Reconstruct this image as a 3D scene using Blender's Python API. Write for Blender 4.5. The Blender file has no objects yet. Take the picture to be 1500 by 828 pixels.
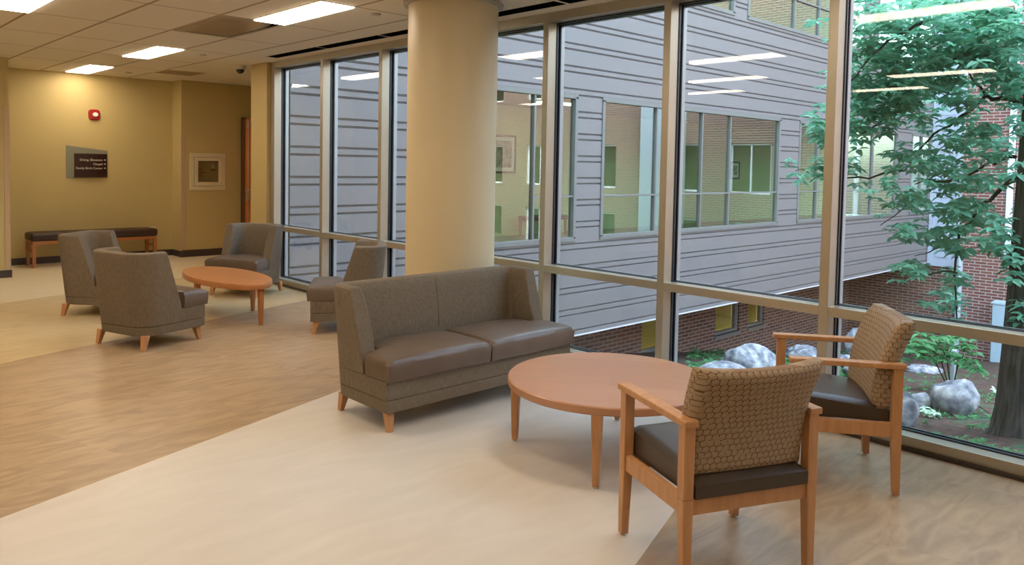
import bpy, bmesh, math, random
from mathutils import Vector, Matrix, noise
random.seed(7)
C = bpy.context.scene
COL = C.collection
PI = math.pi
# ------------------------------------------------------------------ camera
H = 1.6
F_PX = 1134.0; CY = 295.4
CR = Vector((0.7240135, -0.6895320, 0.0187119))
CU = Vector((0.0186542, 0.0466898, 0.9987352))
CF = Vector((0.6895335, 0.7227487, -0.0466671))
cam = bpy.data.cameras.new('camera'); camo = bpy.data.objects.new('camera', cam); COL.objects.link(camo)
camo.matrix_world = Matrix(((CR.x, CU.x, -CF.x, 0), (CR.y, CU.y, -CF.y, 0), (CR.z, CU.z, -CF.z, H), (0, 0, 0, 1)))
cam.sensor_width = 36.0; cam.lens = 36.0*F_PX/1500.0
cam.shift_y = (CY-414.0)/1500.0
cam.clip_start = 0.05; cam.clip_end = 300
C.camera = camo
def ray(x, y): return CR*((x-750)/F_PX) - CU*((y-CY)/F_PX) + CF
def at(x, y, d): return Vector((0, 0, H)) + ray(x, y)*d
def on(x, y, axis, v):
    d = ray(x, y); o = Vector((0, 0, H)); return o + d*((v-o[axis])/d[axis])
# ------------------------------------------------------------------ light
C.view_settings.view_transform = 'Standard'; C.view_settings.look = 'None'
C.view_settings.gamma = 1.0; C.view_settings.use_curve_mapping = False
C.view_settings.exposure = 0.25
W = bpy.data.worlds.new('sky'); C.world = W; W.use_nodes = True
wn = W.node_tree; wn.nodes.clear()
sky = wn.nodes.new('ShaderNodeTexSky'); sky.sky_type = 'NISHITA'; sky.sun_disc = False
sky.sun_elevation = math.radians(42); sky.sun_rotation = math.radians(-20); sky.air_density = 1.3; sky.dust_density = 4.0; sky.ozone_density = 1.0
bg = wn.nodes.new('ShaderNodeBackground'); bg.inputs[1].default_value = 2.0
wo = wn.nodes.new('ShaderNodeOutputWorld'); hsv = wn.nodes.new('ShaderNodeHueSaturation'); hsv.inputs['Saturation'].default_value = .62
wn.links.new(sky.outputs[0], hsv.inputs['Color']); wn.links.new(hsv.outputs[0], bg.inputs[0]); wn.links.new(bg.outputs[0], wo.inputs[0])
sl = bpy.data.lights.new('sun', 'SUN'); sl.energy = 4.0; sl.angle = math.radians(1.0); sl.color = (1, .93, .82)
so = bpy.data.objects.new('sun', sl); COL.objects.link(so)
so.rotation_euler = Vector((0.22, -0.75, -0.58)).to_track_quat('-Z', 'Y').to_euler()
LAMP_E = 17.0; LAMP_C = (1.0, 0.83, 0.63)
# ------------------------------------------------------------------ materials
def node(nt, t, **kw):
    n = nt.nodes.new(t)
    for k, v in kw.items(): setattr(n, k, v)
    return n
def mat(name, col, rough=.5, metal=0.0, spec=None):
    m = bpy.data.materials.new(name); m.use_nodes = True
    b = m.node_tree.nodes['Principled BSDF']
    b.inputs['Base Color'].default_value = (*col, 1); b.inputs['Roughness'].default_value = rough; b.inputs['Metallic'].default_value = metal
    if spec is not None: b.inputs['Specular IOR Level'].default_value = spec
    return m
def mixed(name, c1, c2, scale=(5, 5, 5), rough=.5, nscale=1.0, detail=4, lo=.35, hi=.65, bump=0.0, bscale=None, metal=0, c3=None, rot=0):
    m = mat(name, c1, rough, metal); nt = m.node_tree; b = nt.nodes['Principled BSDF']
    tc = node(nt, 'ShaderNodeTexCoord'); mp = node(nt, 'ShaderNodeMapping'); mp.inputs['Scale'].default_value = scale
    mp.inputs['Rotation'].default_value = (0, 0, rot)
    nt.links.new(tc.outputs['Object'], mp.inputs[0])
    n = node(nt, 'ShaderNodeTexNoise'); n.inputs['Scale'].default_value = nscale; n.inputs['Detail'].default_value = detail
    nt.links.new(mp.outputs[0], n.inputs['Vector'])
    r = node(nt, 'ShaderNodeValToRGB'); r.color_ramp.elements[0].position = lo; r.color_ramp.elements[1].position = hi
    r.color_ramp.elements[0].color = (*c1, 1); r.color_ramp.elements[1].color = (*c2, 1)
    if c3:
        e = r.color_ramp.elements.new((lo+hi)/2); e.color = (*c3, 1)
    nt.links.new(n.outputs['Fac'], r.inputs[0]); nt.links.new(r.outputs[0], b.inputs['Base Color'])
    if bump:
        bp = node(nt, 'ShaderNodeBump'); bp.inputs['Strength'].default_value = bump; bp.inputs['Distance'].default_value = .01
        nt.links.new(n.outputs['Fac'], bp.inputs['Height']); nt.links.new(bp.outputs[0], b.inputs['Normal'])
    return m
def emis(name, col, s):
    m = bpy.data.materials.new(name); m.use_nodes = True; b = m.node_tree.nodes['Principled BSDF']
    b.inputs['Base Color'].default_value = (.8, .8, .8, 1)
    b.inputs['Emission Color'].default_value = (*col, 1); b.inputs['Emission Strength'].default_value = s
    return m
def glass(name, tint, k=1.0):
    m = bpy.data.materials.new(name); m.use_nodes = True; nt = m.node_tree; nt.nodes.clear()
    lw = node(nt, 'ShaderNodeLayerWeight'); lw.inputs['Blend'].default_value = .5
    p = node(nt, 'ShaderNodeMath', operation='POWER'); p.inputs[1].default_value = 4.0
    mu = node(nt, 'ShaderNodeMath', operation='MULTIPLY_ADD'); mu.inputs[1].default_value = .9; mu.inputs[2].default_value = .045*k
    tr = node(nt, 'ShaderNodeBsdfTransparent'); tr.inputs[0].default_value = (*tint, 1)
    gl = node(nt, 'ShaderNodeBsdfGlossy'); gl.inputs['Roughness'].default_value = 0.0; gl.inputs['Color'].default_value = (1, 1, 1, 1)
    mx = node(nt, 'ShaderNodeMixShader'); o = node(nt, 'ShaderNodeOutputMaterial')
    nt.links.new(lw.outputs['Facing'], p.inputs[0]); nt.links.new(p.outputs[0], mu.inputs[0]); nt.links.new(mu.outputs[0], mx.inputs[0])
    nt.links.new(tr.outputs[0], mx.inputs[1]); nt.links.new(gl.outputs[0], mx.inputs[2]); nt.links.new(mx.outputs[0], o.inputs[0])
    return m
M = {}
M['wall'] = mixed('wall_paint', (.50, .395, .165), (.52, .41, .175), (2, 2, 2), .6)
M['column'] = mixed('column_paint', (.58, .49, .31), (.60, .505, .32), (2, 2, 2), .45)
M['pier'] = mat('pier_paint', (.46, .35, .15), .6)
M['corner_guard'] = mat('corner_guard_vinyl', (.50, .36, .22), .45)
M['base'] = mat('base_vinyl', (.05, .035, .03), .4)
M['mullion'] = mat('mullion_paint', (.46, .42, .33), .36, .6)
M['gasket'] = mat('gasket_rubber', (.012, .02, .03), .4)
M['cap'] = mat('outer_cap_metal', (.42, .44, .44), .35, .4)
M['glass'] = glass('curtain_glass', (.86, .93, .94), .6)
M['glass2'] = glass('far_window_glass', (.76, .88, .82), 3.2)
M['cabglass'] = glass('cabinet_glass', (.9, .9, .85), 1)
M['sofa'] = mixed('sofa_weave', (.115, .086, .057), (.198, .157, .108), (260, 260, 22), .9, 1.0, 3, .3, .7, .25)
M['leather'] = mixed('seat_vinyl', (.105, .072, .05), (.122, .085, .06), (8, 8, 8), .36, 1, 3, bump=.05)
M['leather2'] = mixed('armchair_vinyl', (.05, .034, .022), (.058, .04, .027), (8, 8, 8), .38, 1, 3, bump=.05)
M['wood'] = mixed('cherry_wood', (.44, .215, .09), (.55, .29, .13), (40, 40, 5), .38, 1, 5, .3, .7)
M['wood_far'] = mixed('honey_wood', (.36, .135, .04), (.43, .17, .055), (40, 40, 5), .38, 1, 5, .3, .7)
M['door'] = mixed('door_wood', (.50, .13, .02), (.58, .17, .03), (20, 20, 2), .4)
M['door_frame'] = mat('door_frame_paint', (.10, .05, .025), .4)
M['steel'] = mat('brushed_steel', (.6, .55, .45), .3, .9)
M['tbar'] = mat('fixture_frame', (.62, .56, .46), .5)
M['diffuser'] = emis('lamp_diffuser', LAMP_C, LAMP_E)
M['black'] = mat('black_slot', (.004, .004, .004), 1.0, 0, 0.0)
M['grille'] = mat('return_panel_metal', (.42, .36, .29), .28, .5)
M['vent'] = mat('vent_paint', (.40, .31, .19), .5)
M['cover'] = mat('cover_plate', (.42, .38, .32), .5)
M['cream'] = mat('cabinet_cream_enamel', (.66, .58, .38), .4)
M['cabin'] = mat('cabinet_inside', (.30, .22, .10), .6)
M['red'] = mat('alarm_red', (.35, .012, .012), .35)
M['redlet'] = mat('red_lettering', (.22, .02, .01), .5)
M['lens'] = mat('strobe_lens', (.75, .78, .72), .2)
M['sign_back'] = mat('sign_back_acrylic', (.22, .22, .16), .3)
M['sign'] = mat('sign_face', (.035, .014, .012), .22)
M['white'] = mat('white_letter', (.75, .62, .5), .5)
M['camdome'] = mat('dome_dark', (.02, .015, .012), .1)
M['camwhite'] = mat('dome_housing', (.5, .44, .34), .4)
M['bench'] = mat('bench_vinyl', (.035, .014, .009), .45)
M['siding'] = mat('siding_grey', (.222, .206, .202), .5, 0)
M['flash'] = mat('flashing', (.75, .75, .8), .4)
M['bay'] = mat('bay_siding', (.42, .47, .56), .5)
M['wtrim'] = mat('window_trim', (.20, .20, .185), .5, 0)
M['bridge_in'] = mat('corridor_paint', (.54, .56, .30), .7)
M['bridge_floor'] = mat('corridor_floor', (.4, .33, .22), .4)
M['yellowin'] = mat('yellow_blind', (.55, .43, .08), .7)
M['rock'] = mixed('limestone', (.10, .11, .14), (.50, .50, .50), (5, 5, 5), .85, 1.6, 8, .35, .68, 1.0, c3=(.27, .28, .31))
M['bark'] = mixed('bark', (.035, .035, .032), (.12, .115, .105), (30, 30, 4), .9, 1, 6, .35, .65, 1.0)
M['twig'] = mat('twig_bark', (.045, .035, .028), .9)
M['leaf'] = mixed('leaf', (.12, .38, .25), (.27, .60, .42), (3, 3, 3), .5, 1.5, 3)
M['leaf2'] = mixed('shrub_leaf', (.045, .20, .06), (.10, .33, .11), (5, 5, 5), .5, 2, 3)
M['pale_leaf'] = mat('pale_leaf', (.42, .6, .42), .5)
M['box'] = mat('utility_box_paint', (.42, .55, .62), .5)
M['pipe'] = mat('pipe_paint', (.50, .56, .62), .5)
M['downspout'] = mat('downspout_white', (.85, .88, .95), .4)
M['print'] = mixed('picture_print', (.10, .14, .10), (.45, .42, .35), (6, 6, 6), .6, 1.5)
M['mat_board'] = mat('picture_mat', (.75, .72, .62), .7)
M['frame_black'] = mat('picture_frame_black', (.02, .02, .02), .4)
M['lawn'] = mixed('lawn', (.07, .20, .04), (.14, .30, .07), (1, 1, 1), .9, 1)
for k in ('leaf', 'leaf2'):           # light also shines through the thin leaves
    nt = M[k].node_tree; b = nt.nodes['Principled BSDF']; o = nt.nodes['Material Output']
    tl = node(nt, 'ShaderNodeBsdfTranslucent'); mx = node(nt, 'ShaderNodeMixShader'); mx.inputs[0].default_value = .4
    nt.links.new(b.inputs['Base Color'].links[0].from_socket, tl.inputs[0])
    nt.links.new(b.outputs[0], mx.inputs[1]); nt.links.new(tl.outputs[0], mx.inputs[2]); nt.links.new(mx.outputs[0], o.inputs[0])
def brick(name, c1, c2, mortar, bw, bh, off=0.0, plane='XZ', rough=.85):
    m = mat(name, c1, rough); nt = m.node_tree; b = nt.nodes['Principled BSDF']
    tc = node(nt, 'ShaderNodeTexCoord'); sp = node(nt, 'ShaderNodeSeparateXYZ'); cb = node(nt, 'ShaderNodeCombineXYZ')
    ad = node(nt, 'ShaderNodeMath', operation='ADD')
    nt.links.new(tc.outputs['Object'], sp.inputs[0]); nt.links.new(sp.outputs[0], ad.inputs[0]); nt.links.new(sp.outputs[1], ad.inputs[1])
    nt.links.new(ad.outputs[0], cb.inputs[0]); nt.links.new(sp.outputs[2], cb.inputs[1])
    t = node(nt, 'ShaderNodeTexBrick'); t.inputs['Scale'].default_value = 1.0
    t.inputs['Color1'].default_value = (*c1, 1); t.inputs['Color2'].default_value = (*c2, 1); t.inputs['Mortar'].default_value = (*mortar, 1)
    t.inputs['Brick Width'].default_value = bw; t.inputs['Row Height'].default_value = bh; t.inputs['Mortar Size'].default_value = bh*.15; t.inputs['Mortar Smooth'].default_value = .1
    nt.links.new(cb.outputs[0], t.inputs['Vector']); nt.links.new(t.outputs['Color'], b.inputs['Base Color'])
    bp = node(nt, 'ShaderNodeBump'); bp.inputs['Strength'].default_value = .4; bp.inputs['Distance'].default_value = .01; bp.invert = True
    nt.links.new(t.outputs['Fac'], bp.inputs['Height']); nt.links.new(bp.outputs[0], b.inputs['Normal'])
    return m
M['brick'] = brick('red_brick', (.17, .055, .045), (.24, .085, .06), (.42, .36, .32), .36, .102)
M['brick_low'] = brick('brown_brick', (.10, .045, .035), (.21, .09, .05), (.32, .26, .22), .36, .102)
def floor_mat():
    m = mat('floor_vinyl', (.7, .6, .5), .35); nt = m.node_tree; b = nt.nodes['Principled BSDF']
    L = nt.links.new
    tc = node(nt, 'ShaderNodeTexCoord'); sp = node(nt, 'ShaderNodeSeparateXYZ'); L(tc.outputs['Object'], sp.inputs[0])
    mu = node(nt, 'ShaderNodeMath', operation='MULTIPLY_ADD'); mu.inputs[1].default_value = -.34
    L(sp.outputs[0], mu.inputs[0]); L(sp.outputs[1], mu.inputs[2])            # v = y - .34 x
    # streaky tan
    def streak(c1, c2, rot, sc=(1.6, 5.5, 1)):
        mp = node(nt, 'ShaderNodeMapping'); mp.inputs['Scale'].default_value = sc; mp.inputs['Rotation'].default_value = (0, 0, rot)
        L(tc.outputs['Object'], mp.inputs[0])
        n = node(nt, 'ShaderNodeTexNoise'); n.inputs['Scale'].default_value = 1.6; n.inputs['Detail'].default_value = 6; n.inputs['Distortion'].default_value = 1.6
        L(mp.outputs[0], n.inputs['Vector'])
        r = node(nt, 'ShaderNodeValToRGB'); r.color_ramp.elements[0].position = .36; r.color_ramp.elements[1].position = .66
        r.color_ramp.elements[0].color = (*c1, 1); r.color_ramp.elements[1].color = (*c2, 1); L(n.outputs[0], r.inputs[0]); return r.outputs[0]
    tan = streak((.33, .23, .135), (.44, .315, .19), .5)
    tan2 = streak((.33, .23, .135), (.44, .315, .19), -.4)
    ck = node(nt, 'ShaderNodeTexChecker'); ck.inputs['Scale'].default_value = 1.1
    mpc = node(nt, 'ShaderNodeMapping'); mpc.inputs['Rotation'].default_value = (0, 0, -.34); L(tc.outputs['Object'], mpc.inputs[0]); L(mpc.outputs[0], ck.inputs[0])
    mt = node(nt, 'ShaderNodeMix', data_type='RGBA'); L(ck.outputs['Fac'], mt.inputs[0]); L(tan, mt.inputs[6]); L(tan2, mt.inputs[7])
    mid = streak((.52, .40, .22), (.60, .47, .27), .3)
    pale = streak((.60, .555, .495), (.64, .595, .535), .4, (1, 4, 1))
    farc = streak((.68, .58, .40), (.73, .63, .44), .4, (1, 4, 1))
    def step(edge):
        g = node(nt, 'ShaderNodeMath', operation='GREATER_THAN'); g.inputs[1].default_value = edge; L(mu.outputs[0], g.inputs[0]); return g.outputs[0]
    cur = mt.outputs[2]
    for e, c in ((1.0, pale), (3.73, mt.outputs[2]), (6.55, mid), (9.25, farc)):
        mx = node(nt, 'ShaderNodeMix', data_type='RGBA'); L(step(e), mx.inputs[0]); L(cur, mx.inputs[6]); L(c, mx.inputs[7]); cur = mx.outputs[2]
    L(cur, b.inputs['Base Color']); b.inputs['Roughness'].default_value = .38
    return m
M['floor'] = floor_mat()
def ceiling_mat():
    m = mat('acoustic_tile', (.6, .55, .45), .9); nt = m.node_tree; b = nt.nodes['Principled BSDF']; L = nt.links.new
    tc = node(nt, 'ShaderNodeTexCoord'); sp = node(nt, 'ShaderNodeSeparateXYZ'); L(tc.outputs['Object'], sp.inputs[0])
    outs = []
    for ax, per, off, w in ((0, .61, 4.10, .014), (1, 1.22, 8.0, .011)):
        a = node(nt, 'ShaderNodeMath', operation='SUBTRACT'); a.inputs[1].default_value = off-per*40+per/2; L(sp.outputs[ax], a.inputs[0])
        mo = node(nt, 'ShaderNodeMath', operation='MODULO'); mo.inputs[1].default_value = per; L(a.outputs[0], mo.inputs[0])
        s = node(nt, 'ShaderNodeMath', operation='SUBTRACT'); s.inputs[1].default_value = per/2; L(mo.outputs[0], s.inputs[0])
        ab = node(nt, 'ShaderNodeMath', operation='ABSOLUTE'); L(s.outputs[0], ab.inputs[0])
        lt = node(nt, 'ShaderNodeMath', operation='LESS_THAN'); lt.inputs[1].default_value = w; L(ab.outputs[0], lt.inputs[0]); outs.append(lt.outputs[0])
    mxm = node(nt, 'ShaderNodeMath', operation='MAXIMUM'); L(outs[0], mxm.inputs[0]); L(outs[1], mxm.inputs[1])
    # no grid lines on the plasterboard border next to the glass
    bo = node(nt, 'ShaderNodeMath', operation='LESS_THAN'); bo.inputs[1].default_value = 4.13; L(sp.outputs[0], bo.inputs[0])
    an = node(nt, 'ShaderNodeMath', operation='MULTIPLY'); L(mxm.outputs[0], an.inputs[0]); L(bo.outputs[0], an.inputs[1])
    mx = node(nt, 'ShaderNodeMix', data_type='RGBA'); mx.inputs[6].default_value = (.74, .68, .58, 1); mx.inputs[7].default_value = (.36, .28, .19, 1)
    L(an.outputs[0], mx.inputs[0]); L(mx.outputs[2], b.inputs['Base Color'])
    return m
M['ceiling'] = ceiling_mat()
def hex_fabric():
    m = mat('hexagon_fabric', (.3, .2, .1), .9); nt = m.node_tree; b = nt.nodes['Principled BSDF']; L = nt.links.new
    tc = node(nt, 'ShaderNodeTexCoord'); sp = node(nt, 'ShaderNodeSeparateXYZ'); L(tc.outputs['Object'], sp.inputs[0])
    cb = node(nt, 'ShaderNodeCombineXYZ')
    sy = node(nt, 'ShaderNodeMath', operation='ADD'); L(sp.outputs[0], sy.inputs[0])
    my = node(nt, 'ShaderNodeMath', operation='MULTIPLY'); my.inputs[1].default_value = .7; L(sp.outputs[1], my.inputs[0]); L(my.outputs[0], sy.inputs[1])
    L(sy.outputs[0], cb.inputs[0]); L(sp.outputs[2], cb.inputs[1])
    sc = node(nt, 'ShaderNodeVectorMath', operation='SCALE'); sc.inputs['Scale'].default_value = 1/.027; L(cb.outputs[0], sc.inputs[0])
    ad = node(nt, 'ShaderNodeVectorMath', operation='ADD'); ad.inputs[1].default_value = (100, 173.2, 0); L(sc.outputs[0], ad.inputs[0])
    def cell(shift):
        s = node(nt, 'ShaderNodeVectorMath', operation='SUBTRACT'); s.inputs[1].default_value = shift; L(ad.outputs[0], s.inputs[0])
        mo = node(nt, 'ShaderNodeVectorMath', operation='MODULO'); mo.inputs[1].default_value = (1, 1.7320508, 1); L(s.outputs[0], mo.inputs[0])
        t = node(nt, 'ShaderNodeVectorMath', operation='SUBTRACT'); t.inputs[1].default_value = (.5, .8660254, 0); L(mo.outputs[0], t.inputs[0]); return t.outputs[0]
    a = cell((0, 0, 0)); bb = cell((.5, .8660254, 0))
    la = node(nt, 'ShaderNodeVectorMath', operation='LENGTH'); L(a, la.inputs[0]); lb = node(nt, 'ShaderNodeVectorMath', operation='LENGTH'); L(bb, lb.inputs[0])
    lt = node(nt, 'ShaderNodeMath', operation='LESS_THAN'); L(la.outputs['Value'], lt.inputs[0]); L(lb.outputs['Value'], lt.inputs[1])
    mv = node(nt, 'ShaderNodeMix', data_type='VECTOR'); L(lt.outputs[0], mv.inputs[0]); L(bb, mv.inputs[4]); L(a, mv.inputs[5])
    ab = node(nt, 'ShaderNodeVectorMath', operation='ABSOLUTE'); L(mv.outputs[1], ab.inputs[0])
    dt = node(nt, 'ShaderNodeVectorMath', operation='DOT_PRODUCT'); dt.inputs[1].default_value = (.5, .8660254, 0); L(ab.outputs[0], dt.inputs[0])
    s2 = node(nt, 'ShaderNodeSeparateXYZ'); L(ab.outputs[0], s2.inputs[0])
    mx = node(nt, 'ShaderNodeMath', operation='MAXIMUM'); L(dt.outputs['Value'], mx.inputs[0]); L(s2.outputs[0], mx.inputs[1])
    # broken hexagon outline + small dots inside
    gt = node(nt, 'ShaderNodeMath', operation='GREATER_THAN'); gt.inputs[1].default_value = .445; L(mx.outputs[0], gt.inputs[0])
    nz = node(nt, 'ShaderNodeTexNoise'); nz.inputs['Scale'].default_value = 1.3; L(ad.outputs[0], nz.inputs['Vector'])
    g2 = node(nt, 'ShaderNodeMath', operation='GREATER_THAN'); g2.inputs[1].default_value = .42; L(nz.outputs[0], g2.inputs[0])
    m1 = node(nt, 'ShaderNodeMath', operation='MULTIPLY'); L(gt.outputs[0], m1.inputs[0]); L(g2.outputs[0], m1.inputs[1])
    vo = node(nt, 'ShaderNodeTexVoronoi'); vo.inputs['Scale'].default_value = 4.2; vo.inputs['Randomness'].default_value = .35; L(mv.outputs[1], vo.inputs['Vector'])
    l3 = node(nt, 'ShaderNodeMath', operation='LESS_THAN'); l3.inputs[1].default_value = .27; L(vo.outputs['Distance'], l3.inputs[0])
    m3 = node(nt, 'ShaderNodeMath', operation='MULTIPLY'); m3.inputs[1].default_value = .85; L(l3.outputs[0], m3.inputs[0])
    mm = node(nt, 'ShaderNodeMath', operation='MAXIMUM'); L(m1.outputs[0], mm.inputs[0]); L(m3.outputs[0], mm.inputs[1])
    mc = node(nt, 'ShaderNodeMix', data_type='RGBA'); mc.inputs[6].default_value = (.34, .255, .165, 1); mc.inputs[7].default_value = (.15, .062, .02, 1)
    L(mm.outputs[0], mc.inputs[0]); L(mc.outputs[2], b.inputs['Base Color'])
    return m
M['hex'] = hex_fabric()
def mulch_mat():
    m = mat('mulch', (.1, .05, .03), .95); nt = m.node_tree; b = nt.nodes['Principled BSDF']; L = nt.links.new
    tc = node(nt, 'ShaderNodeTexCoord')
    n1 = node(nt, 'ShaderNodeTexNoise'); n1.inputs['Scale'].default_value = 14; n1.inputs['Detail'].default_value = 8; L(tc.outputs['Object'], n1.inputs[0])
    r1 = node(nt, 'ShaderNodeValToRGB'); r1.color_ramp.elements[0].position = .35; r1.color_ramp.elements[1].position = .65
    r1.color_ramp.elements[0].color = (.03, .015, .011, 1); r1.color_ramp.elements[1].color = (.11, .058, .04, 1); L(n1.outputs[0], r1.inputs[0])
    n2 = node(nt, 'ShaderNodeTexNoise'); n2.inputs['Scale'].default_value = 2.2; n2.inputs['Detail'].default_value = 8; L(tc.outputs['Object'], n2.inputs[0])
    r2 = node(nt, 'ShaderNodeValToRGB'); r2.color_ramp.elements[0].position = .56; r2.color_ramp.elements[1].position = .66; L(n2.outputs[0], r2.inputs[0])
    mx = node(nt, 'ShaderNodeMix', data_type='RGBA'); L(r2.outputs[0], mx.inputs[0]); L(r1.outputs[0], mx.inputs[6]); mx.inputs[7].default_value = (.035, .08, .035, 1)
    L(mx.outputs[2], b.inputs['Base Color'])
    bp = node(nt, 'ShaderNodeBump'); bp.inputs['Strength'].default_value = 1; bp.inputs['Distance'].default_value = .04; L(n1.outputs[0], bp.inputs['Height']); L(bp.outputs[0], b.inputs['Normal'])
    return m
M['mulch'] = mulch_mat()
def table_mat(name, c1, c2, s):
    # veneer: planks of slightly different tone with grain along x
    m = mat(name, c1, .30); nt = m.node_tree; b = nt.nodes['Principled BSDF']; L = nt.links.new
    tc = node(nt, 'ShaderNodeTexCoord'); mp = node(nt, 'ShaderNodeMapping'); mp.inputs['Rotation'].default_value = (0, 0, .9); L(tc.outputs['Object'], mp.inputs[0])
    t = node(nt, 'ShaderNodeTexBrick'); t.inputs['Scale'].default_value = 1; t.inputs['Brick Width'].default_value = .7; t.inputs['Row Height'].default_value = s
    t.inputs['Mortar Size'].default_value = 0.0; t.inputs['Color1'].default_value = (*c1, 1); t.inputs['Color2'].default_value = (*c2, 1); L(mp.outputs[0], t.inputs[0])
    mp2 = node(nt, 'ShaderNodeMapping'); mp2.inputs['Scale'].default_value = (3, 40, 3); L(mp.outputs[0], mp2.inputs[0])
    n = node(nt, 'ShaderNodeTexNoise'); n.inputs['Scale'].default_value = 1; n.inputs['Detail'].default_value = 5; L(mp2.outputs[0], n.inputs[0])
    hs = node(nt, 'ShaderNodeMix', data_type='RGBA', blend_type='MULTIPLY'); hs.inputs[0].default_value = .25; L(t.outputs[0], hs.inputs[6]); L(n.outputs['Color'], hs.inputs[7])
    L(hs.outputs[2], b.inputs['Base Color']); return m
M['top'] = table_mat('veneer_top', (.46, .225, .12), (.52, .27, .155), .19)
M['top_far'] = table_mat('veneer_top_far', (.50, .20, .07), (.54, .225, .08), .19)
# ------------------------------------------------------------------ mesh helpers
class MB:
    def __init__(s): s.v = []; s.f = []
    def add(s, vs, fs):
        o = len(s.v); s.v += [tuple(v) for v in vs]; s.f += [tuple(i+o for i in f) for f in fs]; return s
    def box(s, x0, x1, y0, y1, z0, z1):
        x0, x1 = sorted((x0, x1)); y0, y1 = sorted((y0, y1)); z0, z1 = sorted((z0, z1))
        return s.add([(x0, y0, z0), (x1, y0, z0), (x1, y1, z0), (x0, y1, z0), (x0, y0, z1), (x1, y0, z1), (x1, y1, z1), (x0, y1, z1)],
                     [(3, 2, 1, 0), (4, 5, 6, 7), (0, 1, 5, 4), (1, 2, 6, 5), (2, 3, 7, 6), (3, 0, 4, 7)])
    def hexa(s, b, t):      # bottom quad, top quad (ccw from above)
        return s.add(list(b)+list(t), [(3, 2, 1, 0), (4, 5, 6, 7), (0, 1, 5, 4), (1, 2, 6, 5), (2, 3, 7, 6), (3, 0, 4, 7)])
    def leg(s, p0, w0, p1, w1, d0=None, d1=None):   # tapered square leg from bottom p0 to top p1
        d0 = d0 or w0; d1 = d1 or w1
        q = lambda p, w, d: [(p[0]-w/2, p[1]-d/2, p[2]), (p[0]+w/2, p[1]-d/2, p[2]), (p[0]+w/2, p[1]+d/2, p[2]), (p[0]-w/2, p[1]+d/2, p[2])]
        return s.hexa(q(p0, w0, d0), q(p1, w1, d1))
    def prism(s, poly, z0, z1):
        n = len(poly); vs = [(x, y, z0) for x, y in poly]+[(x, y, z1) for x, y in poly]
        return s.add(vs, [tuple(range(n-1, -1, -1)), tuple(range(n, 2*n))]+[(i, (i+1) % n, n+(i+1) % n, n+i) for i in range(n)])
    def tube(s, pts, r, n=8, r1=None):
        pts = [Vector(p) for p in pts]; rings = []; up = Vector((0, 0, 1))
        for i, p in enumerate(pts):
            t = (pts[min(i+1, len(pts)-1)]-pts[max(i-1, 0)]).normalized()
            a = t.cross(up); a = a.normalized() if a.length > 1e-3 else Vector((1, 0, 0)); b = a.cross(t).normalized()
            rr = r if r1 is None else r+(r1-r)*i/(len(pts)-1)
            rings.append([p+a*(rr*math.cos(2*PI*k/n))+b*(rr*math.sin(2*PI*k/n)) for k in range(n)])
        vs = [v for q in rings for v in q]; fs = []
        for i in range(len(pts)-1):
            for k in range(n):
                fs.append((i*n+k, i*n+(k+1) % n, (i+1)*n+(k+1) % n, (i+1)*n+k))
        fs += [tuple(range(n-1, -1, -1)), tuple((len(pts)-1)*n+k for k in range(n))]
        return s.add(vs, fs)
    def lathe(s, prof, n=48, sx=1, sy=1, c=(0, 0)):
        vs = []; m = len(prof)
        for k in range(n):
            a = 2*PI*k/n
            for r, z in prof: vs.append((c[0]+sx*r*math.cos(a), c[1]+sy*r*math.sin(a), z))
        fs = [(k*m+i, ((k+1) % n)*m+i, ((k+1) % n)*m+i+1, k*m+i+1) for k in range(n) for i in range(m-1)]
        fs += [tuple(k*m for k in range(n-1, -1, -1)), tuple(k*m+m-1 for k in range(n))]
        return s.add(vs, fs)
    def build(s, name, m, parent=None, bevel=0, smooth=False, loc=None, rz=0, seg=2, fix=True):
        me = bpy.data.meshes.new(name); me.from_pydata(s.v, [], s.f); me.validate()
        if fix:
            b = bmesh.new(); b.from_mesh(me); bmesh.ops.recalc_face_normals(b, faces=b.faces); b.to_mesh(me); b.free()
        me.materials.append(m); o = bpy.data.objects.new(name, me); COL.objects.link(o)
        if parent: o.parent = parent
        if loc: o.location = loc
        o.rotation_euler = (0, 0, rz)
        if smooth:
            me.polygons.foreach_set('use_smooth', [True]*len(me.polygons))
            if smooth != 'all': me.set_sharp_from_angle(angle=math.radians(40))
        if bevel:
            md = o.modifiers.new('bevel', 'BEVEL'); md.width = bevel; md.segments = seg; md.limit_method = 'ANGLE'; md.angle_limit = math.radians(35)
        return o
def tag(o, label=None, cat=None, group=None, kind=None):
    for k, v in (('label', label), ('category', cat), ('group', group), ('kind', kind)):
        if v: o[k] = v
    return o
def thing(name, label, cat, loc=(0, 0, 0), rz=0, group=None):
    o = bpy.data.objects.new(name, None); COL.objects.link(o); o.empty_display_size = .1
    o.location = loc; o.rotation_euler = (0, 0, rz); return tag(o, label, cat, group)
def struct(o): o['kind'] = 'structure'; return o
def copy_tree(o, parent=None):
    c = o.copy(); COL.objects.link(c)
    if parent: c.parent = parent
    for ch in list(o.children): copy_tree(ch, c)
    return c
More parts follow.
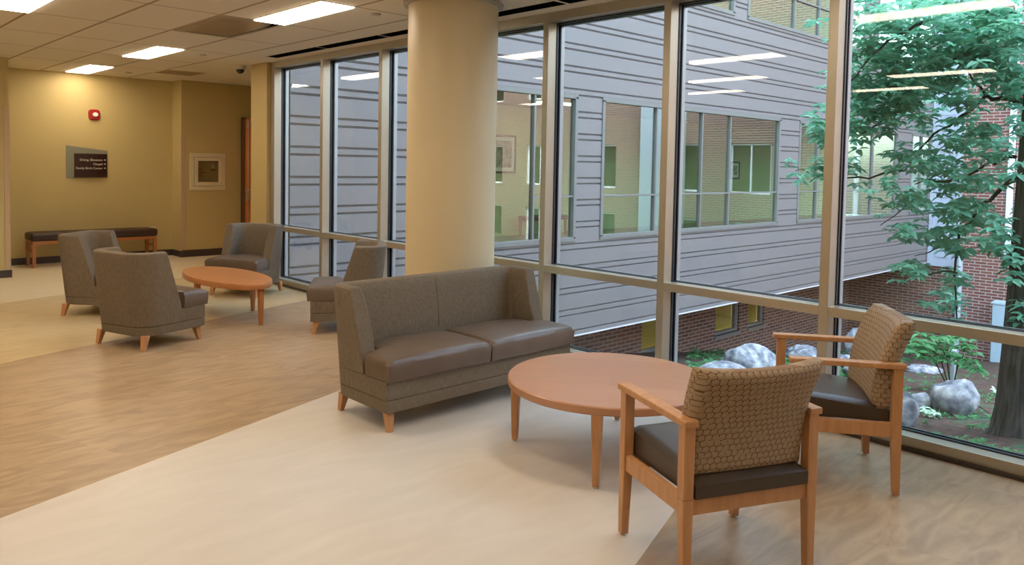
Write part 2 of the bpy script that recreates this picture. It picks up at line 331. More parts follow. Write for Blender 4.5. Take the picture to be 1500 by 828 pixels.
# ================================================================== SETTING
ZC = 2.88; XW = 4.71
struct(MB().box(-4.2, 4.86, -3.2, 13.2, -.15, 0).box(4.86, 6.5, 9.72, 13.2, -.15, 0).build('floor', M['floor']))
c = MB()
VX0, VX1, VY0, VY1 = 2.90, 3.47, 6.80, 7.96       # opening of the return panel
for (x0, x1, y0, y1) in ((-4.2, VX0, -3.2, 13.4), (VX1, 4.90, -3.2, 13.4), (VX0, VX1, -3.2, VY0), (VX0, VX1, VY1, 13.4), (4.90, 6.5, 9.72, 13.4)):
    c.box(x0, x1, y0, y1, ZC, ZC+.12)
struct(c.build('ceiling', M['ceiling']))
struct(MB().box(2.0, 4.79, 13.2, 13.4, 0, ZC).build('wall_back', M['wall']))
struct(MB().box(4.79, 6.5, 12.81, 13.2, 0, ZC).build('wall_alcove', M['wall']))
struct(MB().box(6.35, 6.5, 9.75, 12.81, 0, ZC).build('wall_alcove_end', M['wall']))
struct(MB().box(-4.2, 2.235, 11.9, 13.2, 0, ZC).build('wall_left_corner', M['wall']))
struct(MB().box(-4.4, -4.2, -3.2, 13.2, 0, ZC).build('wall_left', M['wall']))
struct(MB().box(-4.4, 4.86, -3.4, -3.2, 0, ZC).build('wall_rear', M['wall']))
struct(MB().box(4.655, 4.94, 9.53, 9.99, 0, ZC).box(4.94, 6.5, 9.72, 9.75, 0, ZC).build('wall_window_end', M['pier']))
struct(MB().box(2.3, 4.79, 13.185, 13.2, 0, .10).box(4.775, 4.79, 12.80, 13.185, 0, .10).build('baseboard_back', M['base']))
struct(MB().box(4.79, 6.3, 12.795, 12.81, 0, .115).build('baseboard_alcove', M['base']))
struct(MB().box(-4.0, 2.25, 11.885, 11.9, 0, .10).box(2.235, 2.25, 11.9, 13.185, 0, .10).build('baseboard_left', M['base']))
struct(MB().box(4.64, 4.655, 9.53, 9.99, 0, .10).build('baseboard_pier', M['base']))
struct(MB().box(2.175, 2.24, 11.893, 11.90, .10, 2.25).box(2.235, 2.242, 11.893, 11.96, .10, 2.25).build('trim_1', M['corner_guard'], bevel=.002))
struct(MB().box(4.79, 4.85, 12.80, 12.808, .115, 1.98).box(4.782, 4.79, 12.80, 12.86, .115, 1.98).build('trim_2', M['corner_guard'], bevel=.002))
# column
struct(MB().lathe([(.36, 0), (.36, ZC)], 72, c=(3.965, 4.875)).build('column', M['column'], smooth=True))
struct(MB().lathe([(.358, ZC-.001), (.40, ZC-.001), (.40, ZC-.022), (.385, ZC-.028), (.358, ZC-.028)], 72, c=(3.965, 4.875)).build('trim_3', M['cover'], smooth=True))
# window wall, one window per bay
YM = [9.46-1.224*k for k in range(11)]
T0, T1, S1, HD = .702, .762, .080, 2.805
for k in range(10):
    ya, yb = YM[k+1], YM[k]
    m = MB()
    m.box(XW, XW+.10, ya-.03, ya+.03, S1, HD)                       # mullion on the near side
    if k == 0: m.box(XW, XW+.10, yb-.03, yb+.07, 0, ZC)
    y0, y1 = ya-.03, (yb-.03)
    m.box(XW, XW+.10, ya+.03, yb-.03, T0, T1)                       # transom
    m.box(XW, XW+.19, y0, y1, .02, S1).box(XW, XW+.10, y0, y1, HD, ZC)
    w = struct(m.build('window_%d' % (k+1), M['mullion'], bevel=.002))
    g = MB()
    for (p, q) in ((ya, 1), (yb, -1)):
        g.box(XW+.10, XW+.122, p, p+q*.036, S1, HD)
        g.box(XW+.147, XW+.16, p, p+q*.034, S1, HD)
    for z, h in ((T0-.005, T1+.004), (S1, S1+.008), (HD-.012, HD)):
        g.box(XW+.10, XW+.122, ya+.036, yb-.036, z, h); g.box(XW+.147, XW+.16, ya+.036, yb-.036, z, h)
    g.build('gasket', M['gasket'], w)
    cp = MB().box(XW+.16, XW+.20, ya-.034, ya+.034, S1, HD+.05).box(XW+.16, XW+.19, ya+.034, yb-.034, T0, T1).box(XW+.16, XW+.19, ya+.034, yb-.034, HD-.02, ZC)
    if k == 0: cp.box(XW+.16, XW+.20, yb-.034, yb+.05, S1, HD+.05)
    cp.build('outer_cap', M['cap'], w)
    for z0, z1 in ((S1, T0), (T1, HD)):
        MB().box(XW+.122, XW+.147, ya+.012, yb-.012, z0-.002, z1+.002).build('pane', M['glass'], w)
struct(MB().box(4.685, XW, -3.2, 9.49, 0, .02).box(XW, 4.86, -3.2, 9.49, 0, .02).build('baseboard_window', M['base']))
struct(MB().box(4.69, 4.9, -3.2, YM[10]-.03, 0, ZC).build('wall_window_near', M['pier']))
# exterior skin of this building (slab edge below and parapet above the glass)
struct(MB().box(4.86, 4.95, -3.4, 9.49, -4, .015).box(4.82, 4.95, -3.4, 9.49, ZC, 9).box(-4.4, 4.82, -3.4, 9.9, 8.8, 9).build('wall_outer_face', M['cap']))
# terrain
def terr(X, Y): return -.2-.15*(X-5)-.12*(Y-1)+.05*noise.noise(Vector((X*.6, Y*.6, 0)))
def ground_at(x, y):
    d = ray(x, y); t = 4.0
    while t < 60:
        p = Vector((0, 0, H))+d*t
        if p.z <= terr(p.x, p.y): return p
        t += .01
    return p
g = MB(); nx, ny = 80, 90; vs = []; fs = []
for i in range(nx+1):
    for j in range(ny+1):
        X = 4.93+(35-4.93)*(i/nx)**1.5; Y = -16+28.6*j/ny
        vs.append((X, Y, terr(X, Y)+.02*noise.noise(Vector((X*4, Y*4, 3)))))
for i in range(nx):
    for j in range(ny): a = i*(ny+1)+j; fs.append((a, a+ny+1, a+ny+2, a+1))
struct(g.add(vs, fs).build('ground', M['mulch'], smooth='all'))
# ================================================================== OUTDOOR BUILDINGS
YB = 9.72
GZ = [1.682+.406*k for k in range(-8, 27)]
def siding_strip(mb, x0, x1, z0, z1):
    # profile along z: flat board, shallow step, rib, step, next board
    zs = sorted(set([z0, z1]+[z for g in GZ for z in (g-.013, g, g+.028, g+.092, g+.105, g+.133) if z0 < z < z1]))
    V = .034
    def depth(z):        # two notches per course: near-level sill below, raked face above
        for g in GZ:
            for c_ in (g, g+.105):
                if -.0129 < z-c_ <= 0: return V*(1+(z-c_)/.013)
                if 0 < z-c_ < .0279: return V*(1-(z-c_)/.028)
        return 0.0
    prof = [(YB-.22+depth(a), a) for a in zs]
    n = len(prof); vs = [(x0, y, z) for y, z in prof]+[(x1, y, z) for y, z in prof]
    mb.add(vs, [(i, n+i, n+i+1, i+1) for i in range(n-1)])
    mb.add([(x0, YB-.22, z0), (x1, YB-.22, z0), (x1, YB-.1, z0), (x0, YB-.1, z0)], [(0, 1, 2, 3)])
bridge = thing('covered_bridge', 'grey metal-sided bridge wing with two rows of wide windows, spanning beyond the glass', 'building', (0, 0, 0))
BX0, BX1 = 4.97, 29.4
WL = [(7.25, 10.64, [9.58]), (11.42, 18.3, [13.14, 14.83, 16.0]), (19.4, 26.1, [20.5, 22.3, 24.2]), (27.35, 29.2, [28.3])]
WU = [(9.2, 15.95, [11.2, 13.4]), (16.6, 23.4, [18.9, 20.3, 21.9]), (24.2, 29.1, [26.0, 27.6])]
ZL, ZU = (.27, 2.87), (5.17, 7.75)
sd = MB()
siding_strip(sd, BX0, BX1, -1.535, ZL[0]); siding_strip(sd, BX0, BX1, ZL[1], ZU[0]); siding_strip(sd, BX0, BX1, ZU[1], 12)
for row, (z0, z1) in ((WL, ZL), (WU, ZU)):
    e = BX0
    for (a, b, _) in row: siding_strip(sd, e, a, z0, z1); e = b
    siding_strip(sd, e, BX1, z0, z1)
sd.build('siding', M['siding'], bridge, fix=False)
MB().box(BX0, BX1, YB-.235, YB-.10, -1.56, -1.535).build('drip_edge', M['flash'], bridge)
st = MB().box(BX0, BX1+.3, YB-.09, 12.9, -1.53, -1.2).box(6.5, BX1+.3, YB-.09, 12.9, -1.2, -.02).box(6.5, BX1+.3, YB-.09, 12.9, 2.95, 4.9).box(BX0, BX1+.3, YB-.09, 13.4, 11.8, 12)
st.box(BX0, BX1+.3, 13.4, 13.6, -1.5, 12).box(BX0, BX0+.1, YB, 13.4, 3.1, 11.8).box(BX0, 6.5, YB, 13.4, 3.1, 3.2)  # unseen roof and back wall, added to close the shell against the sun
st.build('slab_and_sun_block', M['siding'], bridge)
MB().box(6.52, BX1+.3, 12.8, 12.95, -.02, 2.95).box(6.52, BX1+.3, 12.8, 12.95, 4.9, 11.8).box(6.52, 6.56, YB-.06, 12.8, 0, 2.95).build('corridor_wall', M['bridge_in'], bridge)
MB().box(6.52, BX1, YB-.05, 12.8, -.02, .0).build('corridor_floor', M['bridge_floor'], bridge)
em_c = emis('corridor_fill', LAMP_C, 12)
for x in (8.5, 11.6, 27): MB().box(x, x+1.2, 11.2, 11.5, 2.93, 2.949).build('corridor_fill', em_c, bridge)  # added lamps, none seen, so the corridor shows through the glass
for row, (z0, z1) in ((WL, ZL), (WU, ZU)):
    for (a, b, ms) in row:
        f = MB(); t = .035; yo, yi = YB-.245, YB-.12
        f.box(a-.04, b+.04, yo, yi, z0-.05, z0+t).box(a-.04, b+.04, yo, yi, z1-t, z1+.05).box(a-.04, a+t, yo, yi, z0, z1).box(b-t, b+.04, yo, yi, z0, z1)
        edges = [a]+ms+[b]
        for x in ms: f.box(x-.022, x+.022, yo+.02, yi, z0, z1)
        for i, (p, q) in enumerate(zip(edges[:-1], edges[1:])):
            if a == 7.25 and i == 0: continue
            f.box(p, q, yo+.025, yi, 1.035 if z0 < 1 else 5.95, 1.07 if z0 < 1 else 5.985)
        fo = f.build('window', M['wtrim'], bridge, bevel=.004)
        for p, q in zip(edges[:-1], edges[1:]):
            MB().box(p+.02, q-.02, YB-.18, YB-.165, z0+.03, z1-.03).build('pane', M['glass2'], fo)
# pictures and a bench inside the bridge corridor
def picture(x0, x1, z0, z1, y, label):
    t = thing('framed_picture', label, 'picture', ((x0+x1)/2, y, z0))
    w, h = (x1-x0)/2, z1-z0
    MB().box(-w, w, -.03, 0, 0, .045).box(-w, w, -.03, 0, h-.045, h).box(-w, -w+.045, -.03, 0, .045, h-.045).box(w-.045, w, -.03, 0, .045, h-.045).build('frame', M['frame_black'], t)
    MB().box(-w+.03, w-.03, -.015, 0, .03, h-.03).build('mat_board', M['mat_board'], t)
    MB().box(-w+.13, w-.13, -.02, -.015, .13, h-.13).build('print', M['print'], t)
picture(11.55, 12.28, 1.42, 2.28, 12.795, 'framed landscape print with white mat on the pale yellow corridor wall across the court')
picture(21.6, 22.1, 1.3, 1.85, 12.795, 'small dark framed picture deep in the corridor, right of the larger print')
t = thing('corridor_bench', 'low dark bench seen through the first far window of the bridge', 'bench', (12.85, 12.4, 0))
MB().box(-.62, .62, -.2, .22, .36, .46).build('seat', M['bench'], t, bevel=.02)
for sx in (-.57, .57):
    for sy in (-.16, .18): MB().leg((sx, sy, 0), .04, (sx, sy, .36), .05).build('leg', M['wood_far'], t)
# lower brick building under and beside the bridge
low = thing('brick_building', 'red brick building with yellow windows running beneath and beside the bridge', 'building', (0, 0, 0))
YL = 12.25; XL = 29.45
wins = [(16.5, 17.8), (20.1, 21.45), (22.0, 23.0)]
b = MB(); e = 5.0
for a, q in wins:
    b.box(e, a, YL, YL+.3, -6.5, -1.56).box(a, q, YL, YL+.3, -6.5, -3.35); e = q
b.box(e, XL, YL, YL+.3, -6.5, -1.56)
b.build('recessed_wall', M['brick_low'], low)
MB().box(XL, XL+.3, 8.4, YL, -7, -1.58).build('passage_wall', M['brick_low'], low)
MB().box(XL-.2, XL+.3, 6.7, 8.48, -7, 12).build('wall', M['brick'], low)
for a, q in wins:
    f = MB().box(a, q, YL+.05, YL+.16, -3.35, -3.27).box(q-.16, q, YL+.05, YL+.16, -3.27, -1.56).box(a, a+.06, YL+.05, YL+.16, -3.27, -1.56)
    f.box(a-.05, q+.05, YL-.05, YL+.05, -3.44, -3.35)
    f = f.build('window', M['wtrim'], low)
    MB().box(a+.06, q-.16, YL+.11, YL+.12, -3.27, -1.57).build('pane', M['cabglass'], f)
    MB().box(a+.06, q-.10, YL+.20, YL+.22, -3.27, -1.57).build('blind', M['yellowin'], f)
bay = MB()
bay.box(XL-.25, XL-.15, 8.50, 9.47, -1.62, 12)
zz = -1.3
while zz < 11.5:
    bay.box(XL-.275, XL-.25, 8.78, 9.2, zz, zz+.16); bay.box(XL-.275, XL-.25, 8.78, 9.2, zz+.22, zz+.30); zz += .52
bay.box(XL-.29, XL-.25, 8.50, 8.66, -1.62, 12).box(XL-.29, XL-.25, 9.34, 9.47, -1.62, 12)
bay.build('siding_bay', M['bay'], low)
MB().tube([(XL-.3, 8.43, -5), (XL-.3, 8.43, -1.2)], .09, 10).build('drain_pipe', M['pipe'], low)
MB().box(XL-.32, XL-.2, 6.98, 7.16, -1.2, 12).build('downspout', M['downspout'], low, bevel=.02)
ew = MB(); e = 6.7
for y in (3.6, .2, -4.4, -8.6, -12.4):
    ew.box(XL-.2, XL+.3, y, e, -7, 16); e = y-1.9
    ew.box(XL-.2, XL+.3, e, y, -7, -2.6).box(XL-.2, XL+.3, e, y, -.6, .6).box(XL-.2, XL+.3, e, y, 2.7, 5.1).box(XL-.2, XL+.3, e, y, 7.2, 16)
    for z0, z1 in ((-2.6, -.6), (.6, 2.7), (5.1, 7.2)):
        f = MB().box(XL-.1, XL, e, y, z0, z0+.08).box(XL-.1, XL, e, y, z1-.08, z1).box(XL-.1, XL, e, e+.08, z0, z1).box(XL-.1, XL, y-.08, y, z0, z1).box(XL-.1, XL, (e+y)/2-.03, (e+y)/2+.03, z0, z1).build('window', M['downspout'], low)
        MB().box(XL-.04, XL-.03, e+.08, y-.08, z0+.08, z1-.08).build('pane', M['camdome'], f)
ew.box(XL-.2, XL+.3, -14.4, e, -7, 16)
ew.build('side_wall', M['brick'], low)
MB().box(XL-.45, XL-.2, -2.8, -.9+.4, -7, 16).build('siding_bay', M['bay'], low)
# far brick house on the other side of the court (seen in the bridge windows as a reflection)
far = thing('court_house', 'sunlit brick building across the courtyard, seen only mirrored in the bridge windows', 'building', (0, 0, 0))
fw = MB(); YF = -14.5
for r in range(3):
    z0 = -3+4.2*r; fw.box(5, 29, YF-.3, YF, z0-1.6, z0+.6); e = 5
    for x in range(7, 27, 5): fw.box(e, x, YF-.3, YF, z0+.6, z0+2.6); e = x+2.2
    fw.box(e, 29, YF-.3, YF, z0+.6, z0+2.6)
fw.build('wall', M['brick'], far)
for r in range(3):
    for x in range(7, 27, 5):
        z0 = -3+4.2*r
        f = MB().box(x, x+2.2, YF-.2, YF-.12, z0+.6, z0+.68).box(x, x+2.2, YF-.2, YF-.12, z0+2.52, z0+2.6).box(x, x+.08, YF-.2, YF-.12, z0+.68, z0+2.52).box(x+2.12, x+2.2, YF-.2, YF-.12, z0+.68, z0+2.52).box(x+1.06, x+1.14, YF-.2, YF-.12, z0+.68, z0+2.52).build('window', M['downspout'], far)
        MB().box(x+.08, x+2.12, YF-.17, YF-.16, z0+.68, z0+2.52).build('pane', M['camdome'], f)
# ================================================================== CEILING FIXTURES
def troffer():
    t = thing('ceiling_light', '', 'ceiling light', (0, 0, ZC))
    MB().box(-.165, .165, -.61, .61, -.004, 0).build('frame', M['tbar'], t)
    for x0, x1 in ((-.150, -.006), (.006, .150)): MB().box(x0, x1, -.597, .597, -.012, -.004).build('diffuser', M['diffuser'], t)
    return t
t0 = troffer()
LT = [(3.33, 6.17, 'two-tube ceiling light beside the return panel, left of the column'), (3.33, 9.83, 'two-tube ceiling light over the far group of armchairs'),
      (3.33, 12.42, 'farthest two-tube ceiling light, washing the back wall above the sign'), (1.51, 7.39, 'two-tube ceiling light at the top left corner of the photo'),
      (1.66, 4.8, 'ceiling light mirrored highest of three in the tall window'), (-.1, 5.95, 'ceiling light mirrored as the middle streak of three in the window'),
      (-1.6, 7.15, 'ceiling light mirrored as the lowest streak of three in the window'), (3.08, 2.25, 'ceiling light mirrored as the big streak across the tree'),
      (-1.1, 3.45, 'ceiling light mirrored as the right thin streak over the tree'), (-2.7, 4.75, 'ceiling light mirrored as the lowest thin streak left of the tree trunk'),
      (1.51, 1.29, 'added ceiling light behind the viewer, unseen, to light the room'), (-1.7, 11.0, 'added ceiling light far left, unseen, to light the room'), (0.9, -1.2, 'added rearmost ceiling light, unseen, to light the room')]  # last three lamps are added out of view to brighten the room
for i, (x, y, lab) in enumerate(LT):
    o = t0 if i == 0 else copy_tree(t0)
    o.location = (x, y, ZC); tag(o, lab, 'ceiling light', 'ceiling lights')
t = thing('return_air_panel', 'square-cornered metal return air panel in the ceiling beside the long light', 'vent', ((VX0+VX1)/2, (VY0+VY1)/2, ZC))
hw, hl = (VX1-VX0)/2, (VY1-VY0)/2
MB().box(-hw, -hw+.006, -hl, hl, 0, .118).box(hw-.006, hw, -hl, hl, 0, .118).box(-hw, hw, -hl, -hl+.006, 0, .118).box(-hw, hw, hl-.006, hl, 0, .118).box(-hw, hw, -hl, hl, .112, .118).build('recess', M['black'], t)
pb = MB(); N = 12; vs = []; fs = []
for i in range(N+1):
    for j in range(N+1):
        u, v = -1+2*i/N, -1+2*j/N; z = .004+.05*max(0, -v)**4
        vs.append((u*(hw-.012), v*(hl-.02)+.006, z))
fs = [(i*(N+1)+j, (i+1)*(N+1)+j, (i+1)*(N+1)+j+1, i*(N+1)+j+1) for i in range(N) for j in range(N)]
o = pb.add(vs, fs).build('panel', M['grille'], t, smooth='all'); sm = o.modifiers.new('s', 'SOLIDIFY'); sm.thickness = .003
MB().lathe([(.0, .004), (.022, .004), (.022, .012), (0, .012)], 16, c=(.2, .42)).build('latch', M['cover'], t)
for i, (y0, y1) in enumerate(((7.85, 9.03), (6.63, 7.81), (5.41, 6.59), (4.19, 5.37), (2.97, 4.15))):
    labs = ['slot diffuser farthest along the window, nearest the wall pier', 'slot diffuser second from the wall pier', 'slot diffuser just left of the column', 'slot diffuser just right of the column top', 'slot diffuser at the top edge right of the column']
    t = thing('slot_diffuser', 'black linear '+labs[i], 'vent', (4.47, (y0+y1)/2, ZC), group='slot diffusers above the window wall')
    L_ = (y1-y0)/2
    MB().box(-.085, -.075, -L_, L_, -.004, 0).box(.075, .085, -L_, L_, -.004, 0).build('flange', M['tbar'], t)
    MB().box(-.075, .075, -L_, L_, -.003, 0).build('slot', M['black'], t)
for i, (q, lab) in enumerate((((297, 80), 'round cover plate in the ceiling between light and security camera'), ((189, 106.5), 'round cover plate nearest the back wall'), ((551, 20), 'round cover plate left of the column top'))):
    p = on(*q, 2, ZC)
    o = MB().lathe([(0, -.012), (.035, -.012), (.042, -.008), (.042, 0), (0, 0)], 32).build('sprinkler_cover', M['cover'], loc=p, smooth=True)
    tag(o, 'small '+lab, 'sprinkler cover', 'sprinkler covers')
p = on(262, 106.5, 2, ZC)
t = thing('ceiling_grille', 'beige slatted supply grille in the ceiling before the back wall corner', 'vent', (p.x, p.y, ZC))
MB().box(-.3, .3, -.3, -.27, -.006, 0).box(-.3, .3, .27, .3, -.006, 0).box(-.3, -.27, -.27, .27, -.006, 0).box(.27, .3, -.27, .27, -.006, 0).build('frame', M['tbar'], t)
MB().box(-.27, .27, -.27, .27, -.001, 0).build('backing', M['black'], t)
s_ = MB()
for k in range(9): s_.box(-.27, .27, -.26+.06*k, -.225+.06*k, -.005, -.001)
s_.build('slats', M['vent'], t)
p = on(352, 96, 2, ZC)
t = thing('security_camera', 'small dome security camera with dark bubble under the ceiling', 'camera', (p.x, p.y, ZC))
MB().lathe([(0, 0), (.075, 0), (.075, -.03), (.06, -.055), (0, -.055)], 32).build('housing', M['camwhite'], t, smooth=True)
MB().lathe([(.055, -.055)]+[(.055*math.cos(a*PI/16), -.055-.055*math.sin(a*PI/16)) for a in range(1, 8)]+[(0.001, -.11)], 32).build('dome', M['camdome'], t, smooth='all')
# ================================================================== WALL ITEMS
t = thing('fire_alarm_strobe', 'red rounded fire alarm strobe with pale lens high on the back wall', 'fire alarm', (3.607, 13.2, 2.265))
pts = []
for k in range(32):
    a = 2*PI*k/32; ca, sa = math.cos(a), math.sin(a); r = .083/((abs(ca)**4+abs(sa)**4)**.25); pts.append((r*ca, r*sa))
m = MB(); n = 32
m.add([(x, 0, z) for x, z in pts]+[(x*.95, -.035, z*.95) for x, z in pts], [tuple(range(n)), tuple(range(2*n-1, n-1, -1))]+[(i, (i+1) % n, n+(i+1) % n, n+i) for i in range(n)])
m.build('housing', M['red'], t, bevel=.006)
m = MB(); m.add([(.042*math.cos(a*PI/12)+.008, y, .034*math.sin(a*PI/12)) for y in (-.036, -.055) for a in range(24)], [tuple(range(24)), tuple(range(47, 23, -1))]+[(i, (i+1) % 24, 24+(i+1) % 24, 24+i) for i in range(24)])
m.build('lens', M['lens'], t, bevel=.006)
def text(body, size, loc, m, parent, align='RIGHT', ext=.001):
    cu = bpy.data.curves.new('lettering', 'FONT'); cu.body = body; cu.size = size; cu.align_x = align; cu.extrude = ext
    cu.materials.append(m); tmp = bpy.data.objects.new('tmp', cu); COL.objects.link(tmp); bpy.context.view_layer.update()
    me = bpy.data.meshes.new_from_object(tmp); bpy.data.objects.remove(tmp); o = bpy.data.objects.new('lettering', me); COL.objects.link(o); o.parent = parent
    o.location = loc; o.rotation_euler = (PI/2, 0, 0); return o
t = thing('wayfinding_sign', 'dark curved wayfinding sign with three lines of white text on grey backing', 'sign', (3.505, 13.2, 1.28))
MB().hexa([(-.29, -.012, 0), (-.29, 0, 0), (.29, 0, 0.02), (.29, -.012, .02)][::-1], [(-.29, -.012, .50), (-.29, 0, .50), (.29, 0, .43), (.29, -.012, .43)][::-1]).build('backing_panel', M['sign_back'], t)
m = MB(); N = 16; vs = []
for i in range(N+1):
    u = -1+2*i/N; y = -.02-.03*(1-u*u)
    vs += [(.045+u*.235, y, .015), (.045+u*.235, y, .378), (.045+u*.235, y+.006, .378), (.045+u*.235, y+.006, .015)]
fs = [(4*i+k, 4*i+4+k, 4*i+4+(k+1) % 4, 4*i+(k+1) % 4) for i in range(N) for k in range(4)]+[(0, 1, 2, 3), (4*N+3, 4*N+2, 4*N+1, 4*N)]
fc = m.add(vs, fs).build('face_panel', M['sign'], t, smooth=True)
MB().box(-.198, -.19, -.032, -.012, .012, .38).build('edge_strip', M['steel'], t)
for k, s in enumerate(('Dining, Elevators', 'Chapel', 'Family Birth Center')):
    text(s, .047, (.205, -.054, .268-.064*k), M['white'], fc)
    m = MB(); zc = .285-.064*k
    m.box(.222, .238, -.055, -.053, zc-.004, zc+.004)
    m.add([(.236, -.055, zc-.014), (.236, -.055, zc+.014), (.254, -.055, zc), (.236, -.053, zc-.014), (.236, -.053, zc+.014), (.254, -.053, zc)], [(0, 1, 2), (5, 4, 3), (0, 2, 5, 3), (2, 1, 4, 5), (1, 0, 3, 4)])
    m.build('arrow', M['white'], fc)
t = thing('electrical_outlet', 'small beige electrical outlet low on the back wall', 'outlet', (4.478, 13.2, .435))
MB().box(-.036, .036, -.008, 0, -.058, .058).build('cover_plate', M['cream'], t, bevel=.003)
for z in (-.024, .024): MB().box(-.014, .014, -.010, -.008, z-.014, z+.014).build('socket', M['vent'], t)
t = thing('fire_extinguisher_cabinet', 'cream framed glass-fronted safety cabinet on the alcove wall', 'cabinet', (5.215, 12.81, 1.40))
a, bz = .295, .305
MB().box(-a, a, -.02, 0, -bz, -bz+.065).box(-a, a, -.02, 0, bz-.065, bz).box(-a, -a+.065, -.02, 0, -bz+.065, bz-.065).box(a-.065, a, -.02, 0, -bz+.065, bz-.065).build('frame', M['cream'], t, bevel=.004)
MB().box(-a+.065, a-.065, -.004, 0, -bz+.065, bz-.065).build('inner_back', M['cabin'], t)
d = MB(); x0, x1, z0, z1 = -.225, .225, -.235, .235; ix0, ix1, iz0, iz1 = -.165, .175, -.17, .18
d.box(x0, x1, -.032, -.018, z0, iz0).box(x0, x1, -.032, -.018, iz1, z1).box(x0, ix0, -.032, -.018, iz0, iz1).box(ix1, x1, -.032, -.018, iz0, iz1)
d = d.build('door', M['cream'], t, bevel=.003)
MB().box(ix0, ix1, -.027, -.024, iz0, iz1).build('pane', M['cabglass'], d)
MB().box(-.205, -.195, -.046, -.032, -.03, .02).build('latch', M['steel'], d)
for k, wd in enumerate((.05, .105, .06)):       # three short illegible red words
    mm = MB(); x = ix0+.01
    while x < ix0+wd: mm.box(x, x+.010, -.028, -.027, .03-.055*k, .055-.055*k); mm.box(x, x+.016, -.028, -.027, .03-.055*k, .036-.055*k); x += .02
    mm.build('red_lettering', M['redlet'], d)
m = MB().lathe([(0, .0), (.05, .0), (.05, .02), (0, .02)], 20, c=(.09, -.012)); m.v = [(x, y*.2-.006, z+.02) for x, y, z in m.v]; m.build('bottle_base', M['redlet'], t)
m = MB().lathe([(0, .06), (.028, .06), (.03, .10), (.018, .12), (.03, .15), (0, .16)], 16, c=(.09, 0)); m.v = [(x, y*.3-.012, z) for x, y, z in m.v]; m.build('valve', M['steel'], t)
# door leaf standing open in the alcove
t = tag(thing('door_1', None, None, (5.80, 11.86, 0)), kind='structure')
MB().box(0, .045, 0, .88, .01, 2.30).build('leaf', M['door'], t, bevel=.002)
MB().box(-.02, .06, .88, .935, 0, 2.33).box(-.012, -.001, .80, .88, .01, 2.30).build('frame', M['door_frame'], t)
r = MB().tube([(-.03, .62, .55), (-.03, .62, 2.2)], .010, 8).build('rod', M['steel'], t)
MB().box(-.045, -.001, .56, .68, .92, 1.12).build('exit_device', M['steel'], t, bevel=.006)
MB().box(-.04, -.001, .585, .66, 2.15, 2.28).build('latch_case', M['steel'], t, bevel=.006)
MB().box(-.035, -.001, .60, .64, 1.66, 1.69).build('rod_guide', M['steel'], t)
# ================================================================== BENCH
t = thing('bench', 'low wooden bench with dark vinyl seat against the back wall under the sign', 'bench', (3.50, 12.86, 0))
o = MB().box(-.87, .87, -.215, .215, .385, .50).build('seat', M['bench'], t, bevel=.035, seg=4)
MB().box(-.85, .85, -.20, .20, .335, .385).build('apron', M['wood_far'], t, bevel=.004)
for x in (-.83, .83):
    for y in (-.18, .18): MB().leg((x, y, 0), .038, (x, y, .335), .052).build('leg', M['wood_far'], t)
    MB().box(x-.015, x+.015, -.155, .155, .22, .255).build('stretcher', M['wood_far'], t)
